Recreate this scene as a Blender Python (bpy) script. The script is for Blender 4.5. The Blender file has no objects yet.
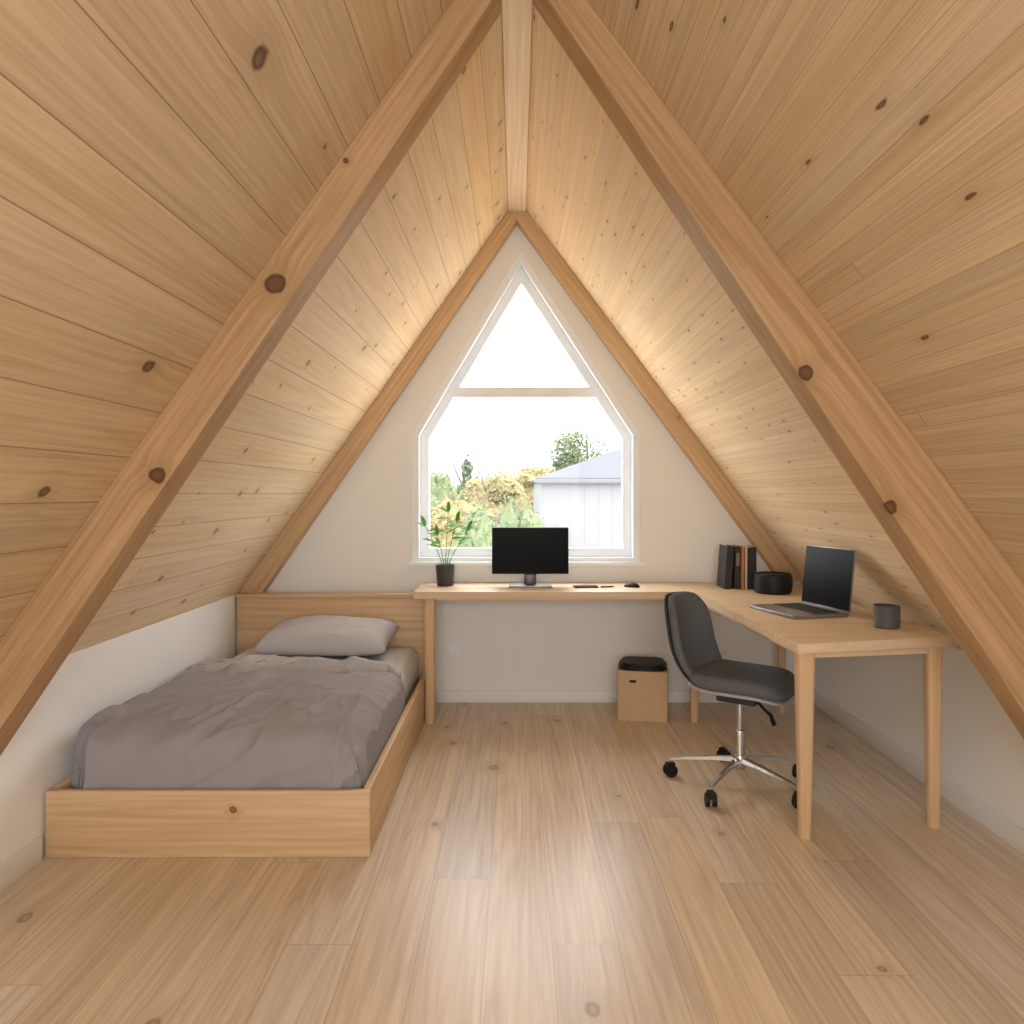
import bpy, bmesh, math, random
from mathutils import Vector, Matrix, noise, Euler
random.seed(7)
S=bpy.context.scene
COL=S.collection
def lin(c):
    return tuple(((x/255)/12.92 if x/255<=0.04045 else ((x/255+0.055)/1.055)**2.4) for x in c)+(1.0,)

# ---------------------------------------------------------------- materials
class NT:
    def __init__(s,name):
        s.mat=bpy.data.materials.new(name); s.mat.use_nodes=True
        s.nt=s.mat.node_tree; s.b=s.nt.nodes['Principled BSDF']
    def n(s,t,**k):
        x=s.nt.nodes.new(t)
        for a,b in k.items(): setattr(x,a,b)
        return x
    def l(s,a,b): s.nt.links.new(a,b)
    def put(s,sock,v):
        if hasattr(v,'is_linked') or isinstance(v,bpy.types.NodeSocket): s.l(v,sock)
        else: sock.default_value=v
    def m(s,op,a,b=0.0,c=0.0,clamp=False):
        x=s.n('ShaderNodeMath',operation=op,use_clamp=clamp)
        s.put(x.inputs[0],a); s.put(x.inputs[1],b); s.put(x.inputs[2],c)
        return x.outputs[0]
    def vec(s,a,b,c):
        x=s.n('ShaderNodeCombineXYZ')
        s.put(x.inputs[0],a); s.put(x.inputs[1],b); s.put(x.inputs[2],c)
        return x.outputs[0]
    def noise(s,v,scale=1,detail=3,rough=.55):
        x=s.n('ShaderNodeTexNoise'); s.l(v,x.inputs['Vector'])
        x.inputs['Scale'].default_value=scale; x.inputs['Detail'].default_value=detail; x.inputs['Roughness'].default_value=rough
        return x.outputs[0]
    def mr(s,v,a,b,c,d):
        x=s.n('ShaderNodeMapRange'); x.interpolation_type='SMOOTHSTEP'
        s.put(x.inputs[0],v)
        for i,q in enumerate((a,b,c,d)): x.inputs[i+1].default_value=q
        return x.outputs[0]
    def mix(s,f,a,b,blend='MIX'):
        x=s.n('ShaderNodeMix',data_type='RGBA',blend_type=blend)
        s.put(x.inputs[0],f); s.put(x.inputs[6],a); s.put(x.inputs[7],b)
        return x.outputs[2]

def wood(name,base,dark,knotc,coord='OBJ',along='y',plank=None,ks=2.0,kr=.10,kprob=.3,points=(),rough=.5,contrast=1.0,var=.25,seamc=(70,45,25),seamw=.0018,gs=1.0,stretch=1.5,slope=None,kstr=.85,seams=.7,spec=.5,satv=.3,ringw=.24,vstr=.28):
    t=NT(name)
    tc=t.n('ShaderNodeTexCoord')
    sp=t.n('ShaderNodeSeparateXYZ'); t.l(tc.outputs['UV' if coord=='UV' else 'Object'],sp.inputs[0])
    X,Y,Z=sp.outputs
    if coord=='UV': u,v,w=X,Y,0.0
    elif slope is not None:
        ca,sa=math.cos(slope),math.sin(slope)
        v=t.m('ADD',t.m('MULTIPLY',X,ca),t.m('MULTIPLY',Z,sa)); u=t.m('ADD',t.m('MULTIPLY',X,-sa),t.m('MULTIPLY',Z,ca)); w=Y
    elif along=='y': u,v,w=X,Y,Z
    elif along=='x': u,v,w=Y,X,Z
    else: u,v,w=X,Z,Y
    base=lin(base); dark=lin(dark); knotc=lin(knotc)
    rnd=0.0; seam=None
    if plank:
        pw,pl=plank
        q=t.m('DIVIDE',u,pw); idx=t.m('FLOOR',q)
        wn=t.n('ShaderNodeTexWhiteNoise',noise_dimensions='1D'); t.l(idx,wn.inputs['W'])
        v2=t.m('ADD',t.m('DIVIDE',v,pl),t.m('MULTIPLY',wn.outputs[0],7.0)); jd=t.m('FLOOR',v2)
        wn2=t.n('ShaderNodeTexWhiteNoise',noise_dimensions='2D'); t.l(t.vec(idx,jd,0.0),wn2.inputs['Vector'])
        rnd=wn2.outputs[0]
        fu=t.m('FRACT',q); e=t.m('MULTIPLY',t.m('MINIMUM',fu,t.m('SUBTRACT',1.0,fu)),pw)
        fv=t.m('FRACT',v2); e2=t.m('MULTIPLY',t.m('MINIMUM',fv,t.m('SUBTRACT',1.0,fv)),pl)
        seam=t.mr(t.m('MINIMUM',e,e2),seamw*.3,seamw*1.5,1.0,0.0)
    off=t.m('MULTIPLY',rnd,37.0)
    vo=t.n('ShaderNodeTexVoronoi',feature='F1'); vo.inputs['Scale'].default_value=1.0
    if coord=='UV': vo.voronoi_dimensions='2D'
    wob=t.noise(t.vec(t.m('MULTIPLY',u,22.0),t.m('MULTIPLY',v,16.0),t.m('MULTIPLY',w,22.0)),1,1)
    t.l(t.vec(t.m('ADD',t.m('MULTIPLY',u,ks*stretch),t.m('MULTIPLY',wob,.07)),t.m('MULTIPLY',v,ks),t.m('MULTIPLY',w,ks)),vo.inputs['Vector'])
    sc=t.n('ShaderNodeSeparateColor'); t.l(vo.outputs['Color'],sc.inputs[0])
    gate=t.m('GREATER_THAN',sc.outputs[0],1.0-kprob)
    size=t.m('ADD',t.m('MULTIPLY',sc.outputs[1],1.3),.4)
    d=t.m('DIVIDE',vo.outputs['Distance'],size)
    kn=t.m('MULTIPLY',gate,t.mr(d,kr*.55,kr,1.0,0.0))
    cen=t.m('MULTIPLY',gate,t.mr(d,kr*.15,kr*.6,1.0,0.0))
    halo=t.m('MULTIPLY',gate,t.mr(d,kr*.5,kr*4.0,1.0,0.0))
    for (px,py,pz,r) in points:
        dd=t.n('ShaderNodeVectorMath',operation='DISTANCE'); t.l(tc.outputs['Object'],dd.inputs[0]); dd.inputs[1].default_value=(px,py,pz)
        D=t.m('ADD',dd.outputs['Value'],t.m('MULTIPLY',t.m('SUBTRACT',wob,.5),r*.9))
        kn=t.m('MAXIMUM',kn,t.mr(D,r*.7,r,1.0,0.0))
        cen=t.m('MAXIMUM',cen,t.mr(D,r*.25,r*.75,1.0,0.0))
        halo=t.m('MAXIMUM',halo,t.mr(D,r*.6,r*3.2,1.0,0.0))
    uu=t.m('ADD',u,t.m('MULTIPLY',halo,.018))
    g=t.noise(t.vec(t.m('MULTIPLY',uu,52.0*gs),t.m('MULTIPLY',v,1.2*gs),t.m('ADD',t.m('MULTIPLY',w,52.0*gs),off)),1,4,.65)
    r2=t.noise(t.vec(t.m('MULTIPLY',uu,6.0*gs),t.m('MULTIPLY',v,vstr*gs),t.m('ADD',t.m('MULTIPLY',w,6.0*gs),off)),1,1,.4)
    ring=t.m('MULTIPLY_ADD',t.m('SINE',t.m('MULTIPLY',r2,80.0)),.5,.5)
    ring=t.m('POWER',ring,2.5)
    f=t.m('MULTIPLY_ADD',ring,ringw,t.m('MULTIPLY',t.mr(g,.3,.7,0.0,1.0),.62))
    f=t.m('ADD',f,t.m('MULTIPLY',t.m('SUBTRACT',r2,.5),.8))
    f=t.m('MULTIPLY',f,contrast,clamp=True)
    c=t.mix(f,base,dark)
    c=t.mix(t.m('MULTIPLY',halo,.42),c,dark)
    kd=t.mix(cen,tuple(x*.45 for x in knotc[:3])+(1,),tuple(min(1,x*1.5) for x in knotc[:3])+(1,))
    c=t.mix(t.m('MULTIPLY',kn,kstr),c,kd)
    if plank:
        val=t.m('MULTIPLY_ADD',rnd,var,1.0-var*.5)
        hs=t.n('ShaderNodeHueSaturation'); t.l(c,hs.inputs['Color']); t.l(val,hs.inputs['Value'])
        t.l(t.m('MULTIPLY_ADD',t.m('FRACT',t.m('MULTIPLY',rnd,7.31)),-satv,1.0+satv*.4),hs.inputs['Saturation'])
        c=t.mix(t.m('MULTIPLY',seam,seams),hs.outputs[0],lin(seamc))
    t.l(c,t.b.inputs['Base Color'])
    t.b.inputs['Roughness'].default_value=rough
    t.b.inputs['Specular IOR Level'].default_value=spec
    return t.mat

def plain(name,rgb,rough=.6,metal=0.0,nscale=8,amt=.06,bump=0.0,bscale=200,spec=.5):
    t=NT(name)
    tc=t.n('ShaderNodeTexCoord'); c=lin(rgb)
    nz=t.n('ShaderNodeTexNoise'); t.l(tc.outputs['Object'],nz.inputs['Vector']); nz.inputs['Scale'].default_value=nscale; nz.inputs['Detail'].default_value=2
    t.l(t.mix(nz.outputs[0],tuple(min(1,x*(1+amt)) for x in c[:3])+(1,),tuple(x*(1-amt) for x in c[:3])+(1,)),t.b.inputs['Base Color'])
    t.b.inputs['Roughness'].default_value=rough; t.b.inputs['Metallic'].default_value=metal
    t.b.inputs['Specular IOR Level'].default_value=spec
    if bump:
        n2=t.n('ShaderNodeTexNoise'); t.l(tc.outputs['Object'],n2.inputs['Vector']); n2.inputs['Scale'].default_value=bscale
        bp=t.n('ShaderNodeBump'); bp.inputs['Strength'].default_value=bump; bp.inputs['Distance'].default_value=.002
        t.l(n2.outputs[0],bp.inputs['Height']); t.l(bp.outputs[0],t.b.inputs['Normal'])
    return t.mat

APEX=3.07; XL=-1.68; XR=1.82; SL=1.42; SR=1.332; YB=4.81; Y0=-1.6
M_floor=wood('oak_floor',(224,206,180),(188,164,135),(140,110,86),'UV',plank=(.19,2.3),ks=2.4,kr=.06,kprob=.36,rough=.33,var=.12,seamc=(152,128,104),contrast=.95,kstr=.6,seams=.5,gs=1.25,satv=.35,ringw=.24,vstr=.34)
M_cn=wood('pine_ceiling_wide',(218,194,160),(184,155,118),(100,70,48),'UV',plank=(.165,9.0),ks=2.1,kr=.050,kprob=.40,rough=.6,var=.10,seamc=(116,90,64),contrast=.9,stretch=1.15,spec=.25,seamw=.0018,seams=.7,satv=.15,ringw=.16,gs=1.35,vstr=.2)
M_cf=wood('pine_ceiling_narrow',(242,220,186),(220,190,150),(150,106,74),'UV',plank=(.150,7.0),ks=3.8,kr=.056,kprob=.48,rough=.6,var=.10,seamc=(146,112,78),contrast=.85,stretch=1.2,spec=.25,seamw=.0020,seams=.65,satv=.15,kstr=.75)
AL=math.atan(SL); AR=-math.atan(SR)
def raft(name,sl,pts): return wood(name,(194,160,120),(154,119,80),(84,50,32),slope=sl,ks=2.0,kr=.05,kprob=.15,contrast=1.0,points=pts,gs=1.4,spec=.2,ringw=.16,vstr=.2)
M_raftL=raft('rafter_timber_a',AL,[(-.735,2.37,1.925,.036),(-1.095,2.37,1.345,.028),(-.52,2.37,2.30,.010)])
M_raftR=raft('rafter_timber_b',AR,[(.878,2.37,1.655,.028),(1.133,2.37,1.247,.025),(.69,2.37,1.86,.010)])
M_raft2L=wood('gable_rafter_a',(222,190,150),(192,156,114),(96,60,36),slope=AL,ks=4.0,kr=.07,kprob=.2,spec=.2)
M_raft2R=wood('gable_rafter_b',(222,190,150),(192,156,114),(96,60,36),slope=AR,ks=4.0,kr=.07,kprob=.2,spec=.2)
M_ridge=wood('ridge_timber',(236,214,182),(208,178,140),(110,70,40),along='y',ks=3,kr=.06,kprob=.2,contrast=.9,spec=.25)
M_bed=wood('bed_pine_x',(220,188,148),(190,154,112),(120,72,44),along='x',ks=2.2,kr=.05,kprob=.2,points=[(0.09,-.0141,.17,.016)],contrast=.95)
M_bedy=wood('bed_pine_y',(220,188,148),(190,154,112),(120,72,44),along='y',ks=2.2,kr=.05,kprob=.3,contrast=.95)
M_desk=wood('desk_oak',(230,206,174),(206,178,142),(150,105,70),along='x',ks=1.0,kr=.03,kprob=.1,contrast=.8,rough=.42)
M_leg=wood('desk_leg_oak',(224,192,152),(198,164,122),(150,105,70),along='z',ks=1.0,kr=.03,kprob=.05,contrast=.8)
M_wall=plain('warm_white_plaster',(243,243,242),.85,nscale=3,amt=.006)
M_white=plain('white_paint',(243,249,255),.45,nscale=3,amt=.003)
M_base=plain('baseboard_paint',(243,244,244),.5,nscale=3,amt=.008)
M_black=plain('black_plastic',(26,26,28),.5,spec=.3)
M_screen=plain('matte_black_screen',(4,4,6),.3,amt=.02,spec=.06)
M_metal=plain('brushed_aluminium',(165,165,168),.35,1.0,nscale=30,amt=.04)
M_dmetal=plain('dark_aluminium',(92,92,95),.4,.8,nscale=30,amt=.04)
M_chrome=plain('chrome',(200,200,203),.2,1.0)
M_grey=plain('laptop_grey',(150,150,154),.35,.7)
M_key=plain('keyboard_keys',(36,36,38),.5)
M_duvet=plain('grey_cotton_duvet',(156,154,158),.9,nscale=5,amt=.03,spec=.15)
M_duvet2=plain('light_grey_cotton',(178,177,181),.9,nscale=5,amt=.03,spec=.15)
M_sheet=plain('pale_grey_sheet',(214,215,220),.9,nscale=5,amt=.02,spec=.15)
M_pillow=plain('grey_pillowcase',(192,191,196),.9,nscale=5,amt=.03,spec=.15)
M_fab=plain('charcoal_fabric',(104,108,114),1.0,nscale=60,amt=.15,bump=.4,bscale=700,spec=.02)
M_shell=plain('pale_grey_shell',(178,177,176),.55)
M_mech=plain('dark_grey_mechanism',(66,67,70),.7,spec=.1)
M_card=plain('kraft_board',(206,176,138),.75,nscale=14,amt=.05)
M_cup=plain('grey_stoneware',(92,94,96),.55,nscale=30,amt=.1)
M_pot=plain('dark_pot_ceramic',(56,57,60),.5)
M_soil=plain('soil',(52,38,28),.95,nscale=60,amt=.4)
M_leaf=plain('plant_leaf',(104,164,78),.5,nscale=14,amt=.2,spec=.25)
M_stem=plain('plant_stem',(116,154,80),.5)
M_trunk=plain('bark',(80,78,74),.9)
M_fol1=plain('foliage_green',(94,104,78),.9,nscale=1.2,amt=.18,spec=.02)
M_fol2=plain('foliage_autumn',(118,110,80),.9,nscale=1.2,amt=.18,spec=.02)
M_fol3=plain('foliage_conifer',(84,95,76),.9,nscale=1.2,amt=.18,spec=.02)
M_hill=plain('distant_wooded_hill',(112,119,117),.95,nscale=.25,amt=.10,spec=.05)
M_grass=plain('grass',(94,98,76),.95,nscale=.6,amt=.2,spec=.05)
M_roof=plain('slate_roof',(84,86,90),.9,nscale=6,amt=.08,spec=.02)
M_gut=plain('grey_gutter',(96,97,100),.7,nscale=6,amt=.05,spec=.1)
M_bounce=plain('pale_bounce_slab',(214,200,178),.9,nscale=3,amt=.05)  # warm pale tone for the added light-bouncing slab

def cladding():
    t=NT('pale_metal_cladding'); tc=t.n('ShaderNodeTexCoord'); sp=t.n('ShaderNodeSeparateXYZ'); t.l(tc.outputs['Object'],sp.inputs[0])
    f=t.m('FRACT',t.m('MULTIPLY',t.m('ADD',sp.outputs[0],sp.outputs[1]),4.0))
    t.l(t.mix(t.mr(f,.0,.16,1,0),lin((116,117,119)),lin((106,107,109))),t.b.inputs['Base Color']); t.b.inputs['Roughness'].default_value=.8; t.b.inputs['Specular IOR Level'].default_value=.1
    return t.mat
M_clad=cladding()
def glass():
    m=bpy.data.materials.new('window_glass'); m.use_nodes=True; nt=m.node_tree; nt.nodes.clear()
    o=nt.nodes.new('ShaderNodeOutputMaterial'); a=nt.nodes.new('ShaderNodeBsdfTransparent'); g=nt.nodes.new('ShaderNodeBsdfGlossy'); g.inputs['Roughness'].default_value=.02
    x=nt.nodes.new('ShaderNodeMixShader'); x.inputs[0].default_value=.004
    nt.links.new(a.outputs[0],x.inputs[1]); nt.links.new(g.outputs[0],x.inputs[2]); nt.links.new(x.outputs[0],o.inputs[0]); return m
M_glass=glass()

# ---------------------------------------------------------------- builders
def reg(o,parent=None,label=None,cat=None,kind=None,group=None):
    if o.name not in COL.objects: COL.objects.link(o)
    if parent: o.parent=parent
    if label: o['label']=label
    if cat: o['category']=cat
    if kind: o['kind']=kind
    if group: o['group']=group
    return o
def from_bm(name,bm,mats,loc=(0,0,0),rot=(0,0,0),smooth=False,**k):
    bmesh.ops.recalc_face_normals(bm,faces=bm.faces)
    me=bpy.data.meshes.new(name); bm.to_mesh(me); bm.free()
    if not isinstance(mats,(list,tuple)): mats=[mats]
    for m in mats: me.materials.append(m)
    if smooth:
        for p in me.polygons: p.use_smooth=True
    o=bpy.data.objects.new(name,me); o.location=loc; o.rotation_euler=rot
    return reg(o,**k)
def sharp(o,ang=35):
    me=o.data
    for p in me.polygons: p.use_smooth=True
    try: me.set_sharp_from_angle(angle=math.radians(ang))
    except Exception: pass
    return o
def empty(name,loc,rot=(0,0,0),**k):
    o=bpy.data.objects.new(name,None); o.empty_display_size=.1; o.location=loc; o.rotation_euler=rot
    return reg(o,**k)
def bm_box(bm,a,b):
    x0,y0,z0=a; x1,y1,z1=b
    v=[bm.verts.new(p) for p in ((x0,y0,z0),(x1,y0,z0),(x1,y1,z0),(x0,y1,z0),(x0,y0,z1),(x1,y0,z1),(x1,y1,z1),(x0,y1,z1))]
    for f in ((0,3,2,1),(4,5,6,7),(0,1,5,4),(1,2,6,5),(2,3,7,6),(3,0,4,7)): bm.faces.new([v[i] for i in f])
    return v
def box(name,a,b,mat,bevel=0.003,loc=None,seg=2,rot=(0,0,0),**k):
    if loc is None:
        c=((a[0]+b[0])/2,(a[1]+b[1])/2,a[2]); a=tuple(a[i]-c[i] for i in range(3)); b=tuple(b[i]-c[i] for i in range(3)); loc=c
    bm=bmesh.new(); bm_box(bm,a,b)
    if bevel: bmesh.ops.bevel(bm,geom=bm.edges[:],offset=bevel,segments=seg,profile=.5,affect='EDGES')
    o=from_bm(name,bm,mat,loc,rot,**k)
    if bevel: sharp(o,40)
    return o
def prism(name,poly,y0,y1,mat,bevel=0,loc=(0,0,0),**k):
    bm=bmesh.new()
    a=[bm.verts.new((x,y0,z)) for x,z in poly]; b=[bm.verts.new((x,y1,z)) for x,z in poly]
    n=len(poly); bm.faces.new(a); bm.faces.new(b[::-1])
    for i in range(n): bm.faces.new((a[i],b[i],b[(i+1)%n],a[(i+1)%n]))
    if bevel: bmesh.ops.bevel(bm,geom=bm.edges[:],offset=bevel,segments=2,profile=.5,affect='EDGES')
    return from_bm(name,bm,mat,loc,**k)
def flat_prism(name,poly,z0,z1,mat,bevel=0,loc=(0,0,0),rot=(0,0,0),seg=2,**k):
    bm=bmesh.new()
    a=[bm.verts.new((x,y,z0)) for x,y in poly]; b=[bm.verts.new((x,y,z1)) for x,y in poly]
    n=len(poly); bm.faces.new(a); bm.faces.new(b[::-1])
    for i in range(n): bm.faces.new((a[i],b[i],b[(i+1)%n],a[(i+1)%n]))
    if bevel: bmesh.ops.bevel(bm,geom=[e for e in bm.edges],offset=bevel,segments=seg,profile=.5,affect='EDGES')
    o=from_bm(name,bm,mat,loc,rot,**k)
    return sharp(o,40)
def lathe(name,prof,mat,loc=(0,0,0),rot=(0,0,0),seg=40,**k):
    bm=bmesh.new(); rings=[]
    for r,z in prof:
        if r<1e-6: rings.append([bm.verts.new((0,0,z))])
        else: rings.append([bm.verts.new((r*math.cos(2*math.pi*i/seg),r*math.sin(2*math.pi*i/seg),z)) for i in range(seg)])
    for A,B in zip(rings,rings[1:]):
        for i in range(seg):
            j=(i+1)%seg
            if len(A)==1 and len(B)==1: continue
            if len(A)==1: bm.faces.new((A[0],B[i],B[j]))
            elif len(B)==1: bm.faces.new((A[i],B[0],A[j]))
            else: bm.faces.new((A[i],B[i],B[j],A[j]))
    o=from_bm(name,bm,mat,loc,rot,**k); return sharp(o,35)
def tube_bm(bm,pts,rad,seg=8):
    rings=[]
    for i,p in enumerate(pts):
        p=Vector(p); t=(Vector(pts[min(i+1,len(pts)-1)])-Vector(pts[max(i-1,0)])).normalized()
        up=Vector((0,0,1)) if abs(t.z)<.9 else Vector((1,0,0))
        a=t.cross(up).normalized(); b=t.cross(a)
        r=rad[i] if isinstance(rad,(list,tuple)) else rad
        rings.append([bm.verts.new(p+a*(r*math.cos(2*math.pi*j/seg))+b*(r*math.sin(2*math.pi*j/seg))) for j in range(seg)])
    for A,B in zip(rings,rings[1:]):
        for j in range(seg): bm.faces.new((A[j],A[(j+1)%seg],B[(j+1)%seg],B[j]))
    bm.faces.new(rings[0]); bm.faces.new(rings[-1][::-1])
def tube(name,pts,rad,mat,seg=12,**k):
    bm=bmesh.new(); tube_bm(bm,pts,rad,seg); o=from_bm(name,bm,mat,**k); return sharp(o,50)
def set_uv(o,fn):
    me=o.data; uv=me.uv_layers.new(name='UVMap')
    for p in me.polygons:
        for li in p.loop_indices:
            uv.data[li].uv=fn(me.vertices[me.loops[li].vertex_index].co,p)

# ---------------------------------------------------------------- room shell
fl=box('floor',(XL-.1,Y0,-.12),(XR+.1,YB+.16,0),M_floor,0,loc=(0,0,0),kind='structure',label='warm oak plank floor')
set_uv(fl,lambda c,p:(c.x+5.03,c.y+3.0))
bm=bmesh.new(); YS=2.43
def slab(xe,ze,y0,y1,mi):
    s=1 if xe>0 else -1
    d=Vector((xe,0,ze-APEX)).normalized(); nrm=Vector((-d.z,0,d.x))
    if nrm.z<0: nrm=-nrm
    e=Vector((xe,0,ze))+d*.14; a=Vector((0,0,APEX)); t=.12
    P=[a,e,e+nrm*t,Vector((0,0,APEX+t/abs(nrm.z)))]
    A=[bm.verts.new((p.x,y0,p.z)) for p in P]; B=[bm.verts.new((p.x,y1,p.z)) for p in P]
    fs=[bm.faces.new(A),bm.faces.new(B[::-1])]
    for i in range(4): fs.append(bm.faces.new((A[i],B[i],B[(i+1)%4],A[(i+1)%4])))
    for f in fs: f.material_index=mi
for xe,ze in ((XL,APEX+SL*XL),(XR,APEX-SR*XR)):
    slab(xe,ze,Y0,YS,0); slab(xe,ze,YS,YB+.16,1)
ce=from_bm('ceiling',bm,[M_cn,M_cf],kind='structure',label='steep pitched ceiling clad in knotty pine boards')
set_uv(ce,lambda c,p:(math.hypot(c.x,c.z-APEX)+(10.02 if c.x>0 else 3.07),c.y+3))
ZL=APEX+SL*XL; ZR=APEX-SR*XR
box('wall_left',(XL-.1,Y0,0),(XL,YB,ZL+.0),M_wall,0,kind='structure',label='low white plastered knee wall')
box('wall_right',(XR,Y0,0),(XR+.1,YB,ZR+.0),M_wall,0,kind='structure',label='low white plastered knee wall')
prism('wall_front',[(XL-.1,0),(XR+.1,0),(XR+.1,ZR-.133),(0,APEX),(XL-.1,ZL-.142)],Y0-.12,Y0,M_wall,kind='structure',label='plain white gable wall')
P=[(-.63,.865),(.74,.865),(.74,1.654),(.025,2.755),(-.63,1.654)]
def inset(P,d):
    n=len(P); out=[]
    for i in range(n):
        p0=Vector(P[i-1]); p1=Vector(P[i]); p2=Vector(P[(i+1)%n])
        a=(p1-p0).normalized(); b=(p2-p1).normalized()
        na=Vector((-a.y,a.x)); nb=Vector((-b.y,b.x))
        m=(na+nb); k=d/(1+na.dot(nb)); q=p1+m*k; out.append((q.x,q.y))
    return out
bm=bmesh.new()
outer=[(XL-.1,-.0),(XR+.1,0),(XR+.1,ZR-.133+.0),(0,APEX),(XL-.1,ZL-.142)]
def loopv(pts):
    v=[bm.verts.new((x,YB,z)) for x,z in pts]
    return [bm.edges.new((v[i],v[(i+1)%len(v)])) for i in range(len(v))]
ed=loopv(outer)+loopv(P)
r=bmesh.ops.triangle_fill(bm,use_beauty=True,use_dissolve=False,edges=ed)
for f in [f for f in bm.faces if (lambda c: -.5<c.x<.6 and .9<c.z<1.6)(f.calc_center_median()) and all(any(abs(v.co.x-a)<1e-4 and abs(v.co.z-b)<1e-4 for a,b in P) for v in f.verts)]:
    bm.faces.remove(f)
ext=bmesh.ops.extrude_face_region(bm,geom=bm.faces[:])
for v in [g for g in ext['geom'] if isinstance(g,bmesh.types.BMVert)]: v.co.y+=.16
from_bm('wall_back',bm,M_wall,kind='structure',label='warm white gable wall with a pointed window opening')
def ring(name,O,I,y0,y1,mat,**k):
    bm=bmesh.new(); n=len(O)
    vs=[[bm.verts.new((x,y,z)) for x,z in L] for y in (y0,y1) for L in (O,I)]
    o0,i0,o1,i1=vs
    for i in range(n):
        j=(i+1)%n
        bm.faces.new((o0[i],o0[j],i0[j],i0[i])); bm.faces.new((o1[i],i1[i],i1[j],o1[j]))
        bm.faces.new((o0[i],o1[i],o1[j],o0[j])); bm.faces.new((i0[i],i0[j],i1[j],i1[i]))
    bmesh.ops.bevel(bm,geom=bm.edges[:],offset=.002,segments=1,affect='EDGES')
    return from_bm(name,bm,mat,**k)
win=empty('window_1',(.055,YB+.08,.865),kind='structure',label='white framed house-shaped window with a pointed top')
wl=(-.055,-(YB+.08),-.865)
ring('casing',inset(P,-.016),inset(P,.028),YB-.018,YB+.155,M_white,loc=wl,parent=win)
I1=inset(P,.028); I2=inset(P,.082)
ring('frame',I1,I2,YB+.05,YB+.11,M_white,loc=wl,parent=win)
def xat(Q,z):
    (sr,ap,sl)=(Q[2],Q[3],Q[4])
    xr=sr[0]+(ap[0]-sr[0])*(z-sr[1])/(ap[1]-sr[1]); xl=sl[0]+(ap[0]-sl[0])*(z-sl[1])/(ap[1]-sl[1]); return xl,xr
a=xat(I2,1.887); b=xat(I2,1.950)
prism('transom',[(a[0]-.01,1.887),(a[1]+.01,1.887),(b[1]+.01,1.950),(b[0]-.01,1.950)],YB+.045,YB+.105,M_white,loc=wl,parent=win)
prism('glass_pane',inset(P,.078),YB+.090,YB+.094,M_glass,loc=wl,parent=win)
box('window_sill',(-.67,YB-.05,.842),(.78,YB+.05,.868),M_white,.004,loc=wl,parent=win)
box('baseboard_back',(-.50,YB-.014,0),(XR-.016,YB,.075),M_base,.003,kind='structure',label='painted white baseboard')
box('baseboard_left',(XL,Y0,0),(XL+.014,2.74,.085),M_base,.003,kind='structure',label='painted white baseboard')
box('baseboard_right',(XR-.014,Y0,0),(XR,YB-.016,.085),M_base,.003,kind='structure',label='painted white baseboard')
box('trim_1',(-.052,Y0,2.985),(.052,YB,3.18),M_ridge,0,kind='structure',label='pale timber ridge beam')
def lineZ(p,q,x): return p[1]+(q[1]-p[1])*(x-p[0])/(q[0]-p[0])
iL=((-.038,2.845),(-1.657,.444)); iR=((.042,2.87),(1.625,.498))
prism('trim_2',[(-.052,APEX-.052*SL),(XL,ZL),(XL,lineZ(*iL,XL)),(-.052,lineZ(*iL,-.052))],2.37,2.50,M_raftL,.003,kind='structure',label='massive knotty timber rafter')
prism('trim_3',[(.052,APEX-.052*SR),(XR,ZR),(XR,max(.2,lineZ(*iR,XR))),(.052,lineZ(*iR,.052))],2.37,2.50,M_raftR,.003,kind='structure',label='massive knotty timber rafter')
prism('trim_4',[(0,APEX),(XL,ZL),(XL,ZL-.20),(0,APEX-.13)],4.71,YB,M_raft2L,.003,kind='structure',label='slim timber rafter against the gable wall')
prism('trim_5',[(0,APEX),(1.72,APEX-1.72*SR),(1.72,.76),(1.60,.76),(0,APEX-.13)],4.71,YB,M_raft2R,.003,kind='structure',label='slim timber rafter against the gable wall')

# ---------------------------------------------------------------- bed
bed=empty('bed_frame',(-1.10,3.73,0),label='low pine platform bed frame with knotty boards against the wall',cat='bed')
bl=(1.10,-3.73,0)
box('footboard',(-.574,-.014,0),(.574,.014,.236),M_bed,.004,loc=(0.006,2.771-3.73,0),parent=bed)
box('side_rail',(-.548,2.786,0),(-.52,4.64,.242),M_bedy,.004,loc=bl,parent=bed)
box('side_rail',(-1.668,2.786,0),(-1.64,4.64,.236),M_bedy,.004,loc=bl,parent=bed)
box('headboard',(-1.668,4.642,0),(-.50,4.67,.665),M_bed,.004,loc=bl,parent=bed)
box('headboard_cap',(-1.672,4.63,.666),(-.49,4.70,.69),M_bed,.003,loc=bl,parent=bed)
box('slat_platform',(-1.639,2.787,.06),(-.549,4.64,.10),M_bedy,.0,loc=bl,parent=bed)
box('mattress',(-1.60,2.91,.101),(-.580,4.63,.386),M_sheet,.06,seg=6,label='mattress in a pale grey fitted sheet on the pine bed',cat='mattress')

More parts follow.
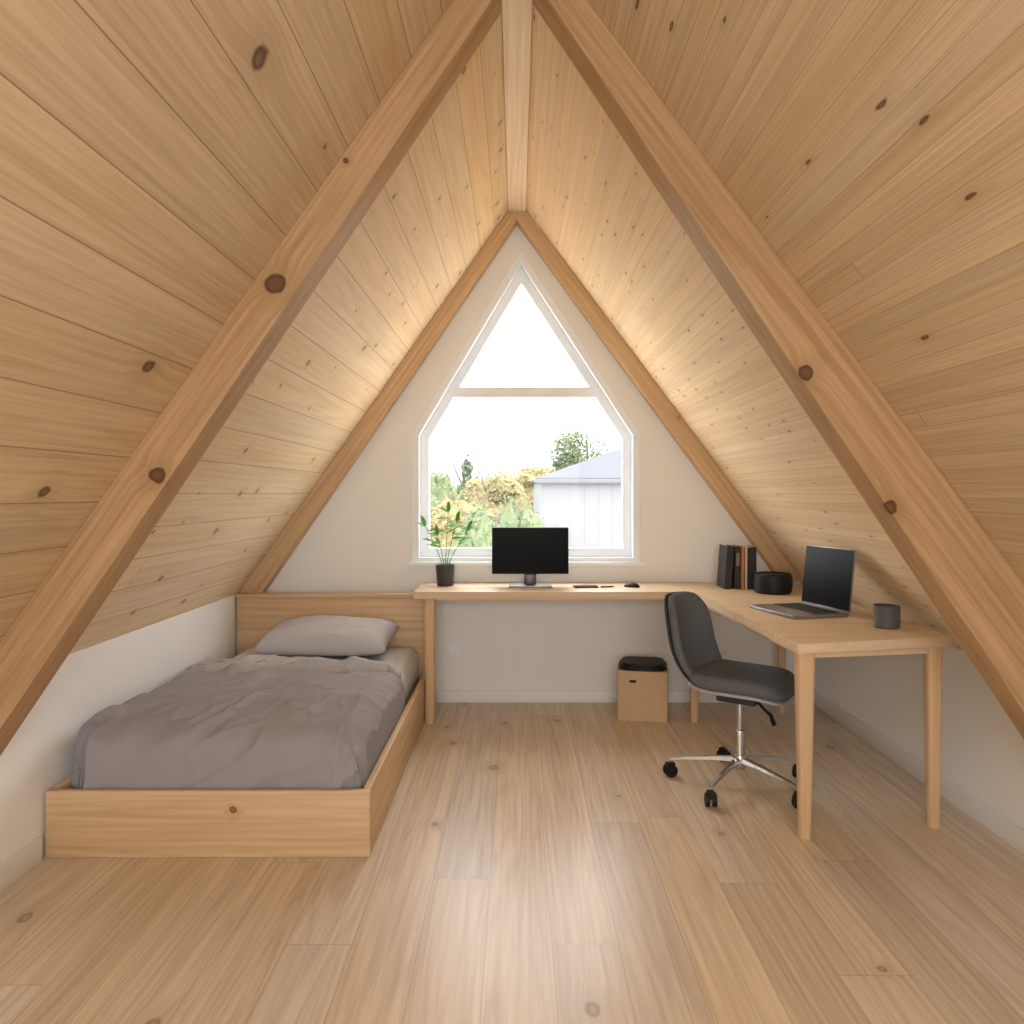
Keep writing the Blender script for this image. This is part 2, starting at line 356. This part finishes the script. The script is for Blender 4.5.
def crease(x,y,fx,fy,seed,width=.10,warp=.35):
    w=noise.noise_vector(Vector((x*1.9+seed,y*1.9,seed)))*warp
    n=noise.noise(Vector((x*fx+seed+w.x,y*fy-seed*.7+w.y,seed)))
    return math.exp(-(n/width)**2)
def cloth(name,x0,x1,y0,y1,top,drop,r,amp,mat,nx=210,ny=240,seed=1.0,thick=.012,wavy=.0,skew=0.0,**k):
    cx,cy=(x0+x1)/2,(y0+y1)/2; hx,hy=(x1-x0)/2,(y1-y0)/2
    def prof(s,h):
        a=abs(s); sg=1 if s>=0 else -1
        L=h-r
        if a<=L: return s,0,0
        a-=L; q=r*math.pi/2
        if a<=q:
            t=a/r; return sg*(L+r*math.sin(t)), r*(1-math.cos(t)), math.sin(t)
        return sg*h, r+(a-q), 1
    Tx=hx-r+r*math.pi/2+drop-r; Ty=hy-r+r*math.pi/2+drop-r
    bm=bmesh.new(); G=[]
    for j in range(ny+1):
        row=[]
        for i in range(nx+1):
            sx=-Tx+2*Tx*i/nx
            end=hy+wavy*(noise.noise(Vector((sx*2.2,1.3,seed)))+.5*noise.noise(Vector((sx*6,3.3,seed))))-skew*sx
            sy=-Ty+(Ty+end)*j/ny
            X,dx,ox=prof(sx,hx)
            if sy<0: Yv,dy,oy=prof(sy,hy)
            else: Yv,dy,oy=sy,0,0
            d=min(drop,max(dx,dy)+.35*min(dx,dy,r))
            wx,wy=cx+sx,cy+sy
            a1=wx*.8+wy*.6; b1=wy*.8-wx*.6; a2=wx*.9-wy*.45; b2=wy*.9+wx*.45
            m1=.40+.80*max(0,noise.noise(Vector((wx*1.5,wy*1.5,seed+20)))+.40)
            h=(.80*crease(a1,b1,.9,3.0,seed,.10)+.66*crease(a2,b2,3.0,1.0,seed+9,.09)+.30*crease(a1,b1,2.6,6.5,seed+4,.11,.6)+.24*crease(a2,b2,7,2.6,seed+31,.11,.6)+.12*crease(wx,wy,9,5,seed+13,.14,.8))*m1
            h+=.50*noise.noise(Vector((wx*1.4,wy*1.4,seed)))+.16*noise.noise(Vector((wx*5,wy*5,seed+3)))
            h=h*amp
            side=max(ox,oy)
            dome=.025*(abs(sx)/Tx)**3+(.022*max(0,-sy/Ty)**4)
            Z=top-dome-d+h*(1-side*.75)
            if j>=ny-8: Z-=.03*((j-(ny-8))/8)**2
            Z=max(Z,top-drop-.012)
            bulge=(.012+.7*h)*side*(1 if d<drop-.02 else .6)
            if ox>.05 and oy>.05:
                k2=min(ox,oy)*.045
                X-=math.copysign(k2,sx); Yv+=k2
            lim=hx+.004
            X=max(-lim,min(lim,X+math.copysign(bulge*ox-.014*ox,sx)))
            Yv=Yv-(bulge-.014)*oy
            Yv=max(-hy-.006,Yv)
            row.append(bm.verts.new((X,Yv,Z)))
        G.append(row)
    for j in range(ny):
        for i in range(nx): bm.faces.new((G[j][i],G[j][i+1],G[j+1][i+1],G[j+1][i]))
    o=from_bm(name,bm,mat,(cx,cy,0),smooth=True,**k)
    md=o.modifiers.new('thick','SOLIDIFY'); md.thickness=thick; md.offset=-1
    return o
dv=cloth('duvet',-1.634,-.556,2.794,3.84,.440,.228,.09,.040,M_duvet,seed=2.3,wavy=.04,label='rumpled grey cotton duvet spread over the bed',cat='duvet')
fo=cloth('turned_back_edge',-1.620,-.575,3.72,3.96,.458,.09,.05,.024,M_duvet2,seed=7.1,nx=180,ny=70,wavy=.07,skew=.16,parent=dv,label='lighter grey underside folded back')
fo.location=(fo.location.x-dv.location.x,fo.location.y-dv.location.y,0)
def pillow(name,w,d,h,mat,loc,rot,**k):
    bm=bmesh.new(); N=64
    tops=[];bots=[]
    for j in range(N+1):
        rt=[];rb=[]
        for i in range(N+1):
            a=-1+2*i/N; b=-1+2*j/N
            e=max(0,(1-a**4)*(1-b**4))
            th=e**.45*h/2
            pin=1-.05*(1-abs(a)**2)*abs(b)**3; pin2=1-.05*(1-abs(b)**2)*abs(a)**3
            x=a*w/2*pin2; y=b*d/2*pin
            wr=(crease(x,y,3,7,3.3,.13)*.005+crease(x,y,7,3,8.3,.13)*.003+noise.noise(Vector((x*3.5,y*3.5,1)))*.010)*min(1,e*2)
            rt.append(bm.verts.new((x,y,th*1.25+wr)))
            rb.append(rt[-1] if (i in(0,N) or j in (0,N)) else bm.verts.new((x,y,-th*.7)))
        tops.append(rt);bots.append(rb)
    for j in range(N):
        for i in range(N):
            bm.faces.new((tops[j][i],tops[j][i+1],tops[j+1][i+1],tops[j+1][i]))
            q=(bots[j][i],bots[j+1][i],bots[j+1][i+1],bots[j][i+1])
            try: bm.faces.new(q)
            except ValueError: pass
    return from_bm(name,bm,mat,loc,rot,smooth=True,**k)
pillow('pillow',.72,.42,.155,M_pillow,(-1.055,4.39,.470),(math.radians(8),0,math.radians(-2)),label='plump light grey pillow at the headboard',cat='pillow')

# ---------------------------------------------------------------- desk
desk=empty('desk',(.6,4.3,0),label='L-shaped pale oak desk running under the window and slope',cat='desk')
dl=(-.6,-4.3,0)
flat_prism('desktop',[(-.576,4.32),(.985,4.32),(1.02,2.83),(1.665,2.98),(1.665,4.70),(1.55,4.70),(1.55,4.795),(-.576,4.795)],.703,.742,M_desk,.004,loc=dl,parent=desk)
def leg(x,y,w0,w1,**k):
    bm=bmesh.new(); A=[];
    for w,z in ((w1,0),(w0,.702)):
        A.append([bm.verts.new((sx*w/2,sy*w/2,z)) for sx,sy in((-1,-1),(1,-1),(1,1),(-1,1))])
    bm.faces.new(A[0][::-1]); bm.faces.new(A[1])
    for i in range(4): bm.faces.new((A[0][i],A[0][(i+1)%4],A[1][(i+1)%4],A[1][i]))
    vert=[e for e in bm.edges if abs(e.verts[0].co.z-e.verts[1].co.z)>.1]
    bmesh.ops.bevel(bm,geom=vert,offset=.016,segments=4,profile=.5,affect='EDGES')
    return sharp(from_bm('leg',bm,M_leg,(x-.6,y-4.3,0),parent=desk),40)
leg(1.078,2.925,.066,.044); leg(1.610,3.02,.058,.045); leg(-.49,4.385,.060,.05); leg(1.0,4.40,.05,.045); leg(1.56,4.60,.05,.045)
def bar(name,p,q,z0,z1,t,mat,**k):
    p=Vector(p);q=Vector(q);d=(q-p); L=d.length; ang=math.atan2(d.y,d.x)
    bm=bmesh.new(); bm_box(bm,(0,-t/2,z0),(L,t/2,z1)); bmesh.ops.bevel(bm,geom=bm.edges[:],offset=.002,segments=1,affect='EDGES')
    return from_bm(name,bm,mat,(p.x-.6,p.y-4.3,0),(0,0,ang),parent=desk)
bar('apron',(1.11,2.93),(1.58,3.01),.672,.702,.022,M_desk)
bar('apron',(1.08,2.96),(1.02,4.37),.672,.702,.022,M_desk)
bar('apron',(1.61,3.05),(1.57,4.57),.672,.702,.022,M_desk)
bar('apron',(-.455,4.385),(.97,4.385),.685,.702,.02,M_desk)
DZ=.743

# ---------------------------------------------------------------- monitor
mo=empty('monitor',(.078,4.60,DZ),label='black flat computer monitor on a silver stand',cat='monitor')
box('display_housing',(-.226,-.012,.070),(.226,.012,.345),M_black,.005,loc=(0,0,0),parent=mo)
box('screen',(-.220,-.0135,.078),(.220,-.0122,.339),M_screen,0,loc=(0,0,0),parent=mo)
flat_prism('stand_neck',[(-.036,.013),(.036,.013),(.032,.03),(-.032,.03)],.008,.15,M_dmetal,.002,parent=mo)
box('stand_chin',(-.030,-.012,.008),(.030,.012,.069),M_dmetal,.003,loc=(0,0,0),parent=mo)
box('stand_base',(-.125,-.09,0),(.125,.05,.008),M_metal,.003,loc=(0,0,0),parent=mo)
bm=bmesh.new(); bmesh.ops.create_uvsphere(bm,u_segments=32,v_segments=16,radius=1)
for v in bm.verts:
    v.co.x*=.030; v.co.y*=.050; v.co.z=max(0,v.co.z)*.026
mz=empty('computer_mouse',(.67,4.55,DZ),(0,0,.9),label='small black computer mouse on the desk',cat='mouse')
from_bm('mouse_shell',bm,M_black,smooth=True,parent=mz)
bm=bmesh.new(); bmesh.ops.create_cone(bm,cap_ends=True,segments=16,radius1=.006,radius2=.006,depth=.005)
from_bm('scroll_wheel',bm,M_grey,(0,.026,.021),(0,math.pi/2,0),parent=mz)
ph=empty('smartphone',(.40,4.53,DZ),(0,0,.12),label='small black phone lying flat on the desk',cat='phone')
box('phone_body',(-.07,-.034,0),(.07,.034,.008),M_black,.003,loc=(0,0,0),parent=ph)
box('phone_screen',(-.066,-.030,.0081),(.066,.030,.0086),M_screen,0,loc=(0,0,0),parent=ph)
pn=empty('pen',(.52,4.50,DZ+.006),(0,0,.3),label='slim black pen beside the phone',cat='pen')
tube('pen_barrel',[(-.04,0,0),(.035,0,0)],.0045,M_black,12,parent=pn)
tube('pen_tip',[(.0351,0,0),(.05,0,0)],[.004,.001],M_metal,12,parent=pn)
box('pen_clip',(-.038,-.0012,.0046),(-.01,.0012,.006),M_metal,0,loc=(0,0,0),parent=pn)

# ---------------------------------------------------------------- plant
pl=empty('potted_plant',(-.425,4.62,DZ),label='leafy green houseplant in a dark round pot',cat='plant')
lathe('pot',[(0,0),(.045,0),(.048,.004),(.057,.118),(.057,.122),(.053,.122),(.051,.105),(0,.105)],M_pot,parent=pl)
lathe('soil',[(0,.107),(.045,.107),(.0505,.106)],M_soil,parent=pl)
bs=bmesh.new(); bf=bmesh.new()
def leaf(bm,base,d,L,W,droop):
    d=Vector(d).normalized(); side=d.cross(Vector((0,-.6,1)))
    if side.length<.1: side=Vector((1,0,0))
    side.normalize(); up=side.cross(d).normalized()
    N=7; rows=[]
    for i in range(N+1):
        t=i/N; w=W*math.sin(math.pi*min(1,t**.75))**.8*.5 if 0<t<1 else .0008
        c=Vector(base)+d*(L*t)+Vector((0,0,-droop*L*t*t))
        rows.append([bm.verts.new(c-side*w+up*w*.25),bm.verts.new(c),bm.verts.new(c+side*w+up*w*.25)])
    for A,B in zip(rows,rows[1:]):
        for k in range(2): bm.faces.new((A[k],A[k+1],B[k+1],B[k]))
rng=random.Random(11)
stems=[(-.12,.02,.27),(-.04,-.05,.21),(.015,.03,.36),(.07,-.03,.30),(.13,.02,.24)]
for (tx,ty,th_) in stems:
    p0=Vector((tx*.12,ty*.12,.105)); p3=Vector((tx,ty,.105+th_*.9)); pts=[]
    for i in range(9):
        t=i/8; pts.append(Vector((p0.x+(p3.x-p0.x)*t**1.3,p0.y+(p3.y-p0.y)*t**1.3,p0.z+(p3.z-p0.z)*t)))
    tube_bm(bs,pts,[.0036-.0018*i/8 for i in range(9)],6)
    for i in range(5,9):
        for sgn in (-1,1):
            if rng.random()<.25: continue
            a=rng.uniform(0,6.28) if rng.random()<.2 else (0 if sgn>0 else math.pi)+rng.uniform(-.5,.5)
            d=Vector((math.cos(a),math.sin(a)*.8,rng.uniform(.1,.8)))
            leaf(bf,pts[i],d,rng.uniform(.065,.09),rng.uniform(.020,.027),rng.uniform(.1,.5))
    leaf(bf,pts[8],(tx,ty,.35),.09,.026,.2)
from_bm('stems',bs,M_stem,parent=pl,smooth=True)
from_bm('foliage',bf,M_leaf,parent=pl,smooth=True,kind='stuff')

# ---------------------------------------------------------------- books
M_page=plain('book_pages',(226,214,192),.9)
def book(x,w,h,d,col,lean,label,band=None):
    root=empty('book',(x,4.44,DZ),(0,math.radians(lean),0),label=label,cat='book',group='books standing on the desk')
    m=plain('book_cover_'+label.split()[0],col,.55)
    bm=bmesh.new(); t=.003
    bm_box(bm,(0,0,0),(t,d,h)); bm_box(bm,(w-t,0,0),(w,d,h)); bm_box(bm,(t,0,0),(w-t,t,h))
    from_bm('cover',bm,m,parent=root)
    box('pages',(t,t,.003),(w-t,d-.004,h-.004),M_page,0,loc=(0,0,0),parent=root)
    if band:
        box('spine_band',(w*.25,-.0008,h*.55),(w*.75,-.0001,h*.85),plain('spine_label',band,.6),0,loc=(0,0,0),parent=root)
book(1.180,.040,.245,.17,(36,36,38),4,'black hardback book leaning slightly')
book(1.236,.034,.243,.17,(40,36,35),1.5,'dark brown book upright on the desk',(150,120,96))
book(1.276,.016,.240,.17,(190,118,78),.6,'rust orange book between dark books')
book(1.298,.012,.243,.17,(206,186,160),.4,'cream slim book between dark books')
book(1.315,.048,.238,.17,(32,33,36),.2,'black thick book beside the speaker')

# ---------------------------------------------------------------- speaker
sp=empty('speaker',(1.405,4.28,DZ),label='round black smart speaker on the desk',cat='speaker')
lathe('speaker_body',[(0,0),(.088,0),(.098,.008),(.103,.05),(.100,.098),(.090,.108)],M_black,parent=sp,seg=56)
lathe('speaker_top',[(.0901,.1081),(.084,.104),(.02,.102),(0,.102)],M_screen,parent=sp,seg=56)

# ---------------------------------------------------------------- laptop
lp=empty('laptop',(1.425,3.62,DZ),(0,0,math.radians(-76)),label='open grey laptop with dark screen on the desk',cat='laptop')
box('laptop_base',(-.18,-.285,0),(.18,0,.015),M_grey,.005,loc=(0,0,0),parent=lp)
box('trackpad',(-.05,-.275,.0152),(.05,-.19,.0158),M_metal,0,loc=(0,0,0),parent=lp)
bm=bmesh.new()
for r_ in range(5):
    n=13
    for c_ in range(n):
        w=.31/n; x=-.155+c_*w; y=-.165+r_*.027
        bm_box(bm,(x+.001,y,.0151),(x+w-.0015,y+.024,.0175))
from_bm('keyboard',bm,M_key,parent=lp,kind='stuff')
lid=box('laptop_lid',(-.18,0,0),(.18,.007,.280),M_grey,.003,loc=(0,.0,.016),rot=(math.radians(-6),0,0),parent=lp)
box('screen',(-.176,-.0012,.008),(.176,-.0002,.277),M_screen,0,loc=(0,0,0),parent=lid)

lathe('cup',[(0,0),(.044,0),(.049,.004),(.050,.086),(.0515,.090),(.048,.090),(.045,.012),(0,.010)],M_cup,loc=(1.508,3.18,DZ),label='dark grey stoneware cup near the desk end',cat='cup')

# ---------------------------------------------------------------- storage box
bx=empty('storage_box',(.73,4.53,0),(0,0,math.radians(-10)),label='kraft brown box bin with black lid beneath the desk',cat='box')
bm=bmesh.new(); bm_box(bm,(-.142,-.13,0),(.142,.13,.282))
bmesh.ops.bevel(bm,geom=[e for e in bm.edges if abs(e.verts[0].co.z-e.verts[1].co.z)>.1],offset=.015,segments=4,profile=.5,affect='EDGES')
bmesh.ops.bevel(bm,geom=[e for e in bm.edges if e.calc_length()>.03 and all(v.co.z>.28 for v in e.verts)],offset=.004,segments=2,affect='EDGES')
sharp(from_bm('box_body',bm,M_card,parent=bx),40)
box('handle_slot',(-.072,-.1315,.217),(-.036,-.1302,.232),M_black,0,loc=(0,0,0),parent=bx)
bm=bmesh.new(); bm_box(bm,(-.136,-.125,.283),(.136,.125,.318))
bmesh.ops.bevel(bm,geom=[e for e in bm.edges if abs(e.verts[0].co.z-e.verts[1].co.z)>.01],offset=.08,segments=8,profile=.5,affect='EDGES')
bmesh.ops.bevel(bm,geom=[e for e in bm.edges if all(v.co.z>.317 for v in e.verts)],offset=.016,segments=4,affect='EDGES')
sharp(from_bm('lid',bm,M_black,parent=bx),50)

# ---------------------------------------------------------------- outlet
ot=empty('power_outlet',(-.395,YB-.0005,.32),label='white wall socket on the gable wall',cat='socket')
box('outlet_plate',(-.04,-.009,-.04),(.04,0,.04),M_white,.003,loc=(0,0,0),parent=ot)
lathe('socket_recess',[(.0,-.001),(.019,-.001),(.021,.002),(.024,.002),(.024,.0)],M_base,loc=(0,-.0092,0),rot=(math.pi/2,0,0),parent=ot,seg=24)

# ---------------------------------------------------------------- chair
CR=-36
ch=empty('office_chair',(.985,3.45,0),(0,0,math.radians(CR)),label='charcoal upholstered swivel office chair on chrome star base',cat='chair')
def superpt(a,b,p=4.0):
    m=max(abs(a),abs(b))
    if m<1e-6: return 0,0
    k=m/((abs(a)**p+abs(b)**p)**(1/p)); return a*k,b*k
def pad(name,fn,mat,N=30,p=4.0,**k):
    bm=bmesh.new(); T=[];B=[]
    for j in range(N+1):
        t=[];b_=[]
        for i in range(N+1):
            a,b=superpt(-1+2*i/N,-1+2*j/N,p)
            edge=(i in(0,N) or j in(0,N))
            t.append(bm.verts.new(fn(a,b,0 if edge else 1)))
            b_.append(t[-1] if edge else bm.verts.new(fn(a,b,-1)))
        T.append(t);B.append(b_)
    for j in range(N):
        for i in range(N):
            bm.faces.new((T[j][i],T[j][i+1],T[j+1][i+1],T[j+1][i]))
            try: bm.faces.new((B[j][i],B[j+1][i],B[j+1][i+1],B[j][i+1]))
            except ValueError: pass
    return from_bm(name,bm,mat,smooth=True,**k)
def th(a,b,p=.38):
    m=(abs(a)**4+abs(b)**4)**.25
    return max(0,1-min(1,m)**6)**p
def seatf(h,z,ex):
    def f(a,b,s):
        x=.020+a*(.212+ex); y=b*(.212+ex)*(1-.04*a)
        zz=z-.03*max(0,a-.4)**2*2.2+.018*(b*b)+.05*max(0,-a-.3)**2
        return Vector((x,y,zz+s*h*th(a,b)))
    return f
pad('seat',seatf(.038,.459,0),M_fab,parent=ch)
pad('seat_shell',seatf(.011,.424,-.001),M_shell,parent=ch)
def backf(h,off,ex):
    def f(a,b,s):
        zz=.628+b*(.200+ex); t=(b+1)/2
        y=a*(.202+ex)*(1-.14*max(0,b)**2-.06*max(0,-b)**2)
        x=-.250-.068*t**1.2+.055*a*a+.085*max(0,1-t*2.0)**2 + off
        return Vector((x+s*h*th(a,b),y,zz))
    return f
pad('backrest',backf(.028,.018,0),M_fab,parent=ch)
pad('backrest_shell',backf(.009,-.014,-.004),M_mech,parent=ch)
tube('backrest_bracket',[(.0,0,.400),(-.12,0,.396),(-.190,0,.406),(-.222,0,.44),(-.250,0,.49)],[.018,.018,.016,.012,.008],M_mech,parent=ch)
box('tilt_mechanism',(-.09,-.06,.368),(.09,.06,.410),M_mech,.012,loc=(0,0,0),parent=ch)
tube('adjustment_lever',[(.05,.04,.385),(.13,-.08,.378),(.18,-.13,.366),(.20,-.15,.335)],[.006,.006,.008,.010],M_black,parent=ch)
lathe('gas_column',[(0,.10),(.021,.10),(.021,.24),(.020,.243),(.013,.245),(.013,.368),(0,.368)],M_chrome,parent=ch,seg=24)
base=lathe('star_base',[(0,.075),(.026,.075),(.030,.085),(.030,.13),(.024,.14),(0,.14)],M_chrome,parent=ch,seg=28)
for kx in range(5):
    a=math.radians(160-CR+72*kx)
    ca,sa=math.cos(a),math.sin(a)
    bm=bmesh.new()
    secs=[(.02,.112,.018,.013),(.12,.106,.014,.010),(.25,.090,.011,.007),(.305,.080,.010,.006)]
    R=[]
    for (rr,z,w,h) in secs:
        R.append([bm.verts.new((rr*ca-sy*w*sa,rr*sa+sy*w*ca,z+sz*h)) for sy,sz in((-1,-.7),(1,-.7),(.75,1),(-.75,1))])
    bm.faces.new(R[0]);bm.faces.new(R[-1][::-1])
    for A,B in zip(R,R[1:]):
        for i in range(4): bm.faces.new((A[i],A[(i+1)%4],B[(i+1)%4],B[i]))
    bmesh.ops.bevel(bm,geom=bm.edges[:],offset=.003,segments=2,affect='EDGES')
    sharp(from_bm('base_arm',bm,M_chrome,parent=base),50)
    bm=bmesh.new()
    ang=a+.6
    for off in (-.014,.014):
        mt=Matrix.Translation((.305*ca,.305*sa,.0285))@Matrix.Rotation(ang,4,'Z')@Matrix.Translation((0,off,0))@Matrix.Rotation(math.pi/2,4,'X')
        bmesh.ops.create_cone(bm,cap_ends=True,segments=24,radius1=.0285,radius2=.0285,depth=.018,matrix=mt)
    mt=Matrix.Translation((.305*ca,.305*sa,.048))@Matrix.Rotation(ang,4,'Z')
    bmesh.ops.create_cube(bm,size=1,matrix=mt@Matrix.Diagonal((.04,.03,.03,1)))
    bmesh.ops.bevel(bm,geom=[e for e in bm.edges],offset=.0025,segments=2,affect='EDGES')
    sharp(from_bm('caster',bm,M_black,parent=base),40)

# ---------------------------------------------------------------- outside
GZ=-2.6
box('ground',(-60,9.0,GZ-.3),(60,130,GZ),M_grass,0,kind='structure',label='grassy ground outside the window')
box('bounce_slab',(-4,YB+.17,-.35),(4,8.6,-.15),M_bounce,.01,label='added pale slab out of view below the window, bouncing light in',cat='bounce_slab')  # added out of view below the sill to bounce daylight onto the far ceiling
def blob_leaves(bm,c,r,n,s,rng,shape='ell'):
    for _ in range(n):
        while True:
            p=Vector((rng.uniform(-1,1),rng.uniform(-1,1),rng.uniform(-1,1)))
            if shape=='cone':
                t=(p.z+1)/2
                if math.hypot(p.x,p.y)<(1-t)*(.75+.25*math.sin(t*40)): break
            elif .3<p.length<1: break
        q=Vector((c[0]+p.x*r[0],c[1]+p.y*r[1],c[2]+p.z*r[2]))
        u=Vector((rng.uniform(-1,1),rng.uniform(-1,1),rng.uniform(-1,1))).normalized(); v=u.orthogonal().normalized()
        k=s*rng.uniform(.6,1.3)
        bm.faces.new([bm.verts.new(q+u*k),bm.verts.new(q+v*k*.6),bm.verts.new(q-u*k),bm.verts.new(q-v*k*.6)])
def core(bm,c,r,rg):
    res=bmesh.ops.create_icosphere(bm,subdivisions=4,radius=1)
    sd=rg.uniform(0,50)
    for v in res['verts']:
        p=v.co.copy(); k=.90+.28*noise.noise(p*2.2+Vector((sd,0,0)))+.16*noise.noise(p*6+Vector((0,sd,0)))
        v.co=Vector((c[0]+p.x*r[0]*k,c[1]+p.y*r[1]*k,c[2]+p.z*r[2]*k))
def tree(name,x,y,top,w,mat,label,shape='ell',n=3000,s=.09,blobs=7,solid=True):
    rg=random.Random(int(x*100+y*10))
    H=(top-GZ)/.95; root=empty(name,(x,y,GZ),label=label,cat='tree')
    bm=bmesh.new(); tube_bm(bm,[(0,0,0),(.05,0,H*.4),(0,0,H*.9)],[.13,.09,.02],8)
    for i in range(9):
        a=rg.uniform(0,6.28); z=H*rg.uniform(.35,.72)
        tube_bm(bm,[(0,0,z),(math.cos(a)*w*.35,math.sin(a)*w*.3,z+H*.10),(math.cos(a)*w*.6,math.sin(a)*w*.4,z+H*.19)],[.04,.025,.01],6)
    from_bm('trunk',bm,M_trunk,parent=root)
    bm=bmesh.new()
    if shape=='cone': blob_leaves(bm,(0,0,H*.56),(w,w,H*.42),n,s,rg,'cone')
    else:
        blob_leaves(bm,(0,0,H*.62),(w*.85,w*.7,H*.31),n//2,s,rg)
        if solid: core(bm,(0,0,H*.60),(w*.8,w*.6,H*.30),rg)
        for i in range(blobs):
            a=rg.uniform(0,6.28); rr=rg.uniform(.3,.6)
            c_=(math.cos(a)*w*rr,math.sin(a)*w*rr*.6,H*rg.uniform(.45,.86)); r_=(w*.40,w*.38,H*.10)
            blob_leaves(bm,c_,r_,n//(2*blobs),s,rg)
            if solid: core(bm,c_,tuple(q*.85 for q in r_),rg)
    from_bm('foliage',bm,mat,parent=root,kind='stuff')
def at(px,py,y): return ((px-517)*y/780, 1.29-(py-493)*y/780)
for (px,py,y,w,mat,lab,shape,n,s,so_) in [
    (467,446,25,1.0,M_fol3,'dark green conifer beyond the window','cone',7000,.09,True),
    (587,422,24,1.25,M_fol1,'tall sparse leafy tree behind the outbuilding','ell',12000,.05,False),
    (436,466,18,1.0,M_fol1,'green leafy tree beyond the window','ell',3500,.045,True),
    (405,468,14.5,.9,M_fol1,'green leafy tree beyond the window','ell',3000,.04,True),
    (494,468,21,1.3,M_fol2,'yellowing autumn tree beyond the window','ell',4500,.045,True),
    (454,484,13,.85,M_fol2,'yellowing autumn shrub tree near the window','ell',3500,.035,True),
    (515,488,12.2,.62,M_fol1,'green bushy tree beside the outbuilding','ell',3500,.03,True),
    (482,499,10.6,.55,M_fol1,'low green bushy tree near the window','ell',3000,.03,True),
    (543,465,30,2.0,M_fol2,'yellowing autumn tree behind the outbuilding','ell',4500,.06,True)]:
    x,z=at(px,py,y); tree('tree',x,y,z,w,mat,lab,shape,n,s,solid=so_)
bm=bmesh.new(); N=60; A=[]
for i in range(N+1):
    x=-45+90*i/N; z=4.9+1.1*noise.noise(Vector((x*.09,2.0,0)))+.35*noise.noise(Vector((x*.6,5,0)))
    A.append((bm.verts.new((x,85,GZ)),bm.verts.new((x,95,z)),bm.verts.new((x,115,z*.8))))
for i in range(N):
    for k in range(2): bm.faces.new((A[i][k],A[i+1][k],A[i+1][k+1],A[i][k+1]))
from_bm('hill',bm,M_hill,smooth=True,label='hazy wooded hill on the horizon',cat='hill')
ob=empty('outbuilding',(3.2,17,GZ),label='pale clad outbuilding with a grey slate roof',cat='building')
x0,x1,y0,y1=.42-3.2,6.5-3.2,-3,3; wt=1.52-GZ
bm=bmesh.new(); bm_box(bm,(x0,y0,0),(x1,y1,wt)); from_bm('building_wall',bm,M_clad,parent=ob)
bm=bmesh.new(); e=.08
c=[bm.verts.new(p) for p in ((x0-e,y0-e,wt+.0),(x1+e,y0-e,wt),(x1+e,y1+e,wt),(x0-e,y1+e,wt),(x0-e,y0-e,wt+.04),(x1+e,y0-e,wt+.04),(x1+e,y1+e,wt+.04),(x0-e,y1+e,wt+.04))]
r1=bm.verts.new((x0+2.0,0,wt+.80)); r2=bm.verts.new((x1-2.0,0,wt+.80))
bm.faces.new((c[0],c[3],c[2],c[1]))
for i in range(4): bm.faces.new((c[i],c[(i+1)%4],c[4+(i+1)%4],c[4+i]))
bm.faces.new((c[4],c[5],r2,r1)); bm.faces.new((c[5],c[6],r2)); bm.faces.new((c[6],c[7],r1,r2)); bm.faces.new((c[7],c[4],r1))
from_bm('roof',bm,M_roof,parent=ob)
box('gutter',(x0-.12,y0-.14,wt-.06),(x1+.1,y0-.08,wt+.02),M_gut,.01,loc=(0,0,0),parent=ob)

# ---------------------------------------------------------------- light
w=bpy.data.worlds.new('World'); S.world=w; w.use_nodes=True
nt=w.node_tree; bg=nt.nodes['Background']
tc=nt.nodes.new('ShaderNodeTexCoord'); sx=nt.nodes.new('ShaderNodeSeparateXYZ'); rp=nt.nodes.new('ShaderNodeValToRGB')
nt.links.new(tc.outputs['Generated'],sx.inputs[0]); nt.links.new(sx.outputs[2],rp.inputs[0])
rp.color_ramp.elements[0].color=(.99,.985,.99,1); rp.color_ramp.elements[1].color=(.94,.965,1,1)
nt.links.new(rp.outputs[0],bg.inputs[0]); bg.inputs[1].default_value=6.5
def area(name,loc,rot,sx_,sy_,p,col,portal=False):
    L=bpy.data.lights.new(name,'AREA'); L.shape='RECTANGLE'; L.size=sx_; L.size_y=sy_; L.energy=p; L.color=col
    if portal: L.cycles.is_portal=True
    o=bpy.data.objects.new(name,L); o.location=loc; o.rotation_euler=rot; COL.objects.link(o); return o
area('window_portal',(.055,YB+.2,1.8),(-math.pi/2,0,0),1.5,2.0,1,(1,1,1),True)
area('rear_fill',(0,Y0+.12,1.45),(math.pi/2,0,0),1.8,1.5,58,(.975,.985,1))  # added soft fill behind the camera, no actual lamp there
sun=bpy.data.lights.new('sun','SUN'); sun.energy=5; sun.angle=math.radians(10); sun.color=(1,.94,.85)
so=bpy.data.objects.new('sun',sun); so.rotation_euler=Vector((-.72,.22,-.66)).to_track_quat('-Z','Y').to_euler(); COL.objects.link(so)

# ---------------------------------------------------------------- camera
cam=bpy.data.cameras.new('camera'); co=bpy.data.objects.new('camera',cam); COL.objects.link(co)
co.location=(0,0,1.29); co.rotation_euler=(math.pi/2,0,0)
cam.sensor_width=36; cam.lens=780/1024*36; cam.shift_x=-5/1024; cam.shift_y=-19/1024; cam.clip_start=.05; cam.clip_end=300
S.camera=co
S.view_settings.view_transform='Standard'; S.view_settings.look='None'; S.view_settings.exposure=.27; S.view_settings.gamma=1
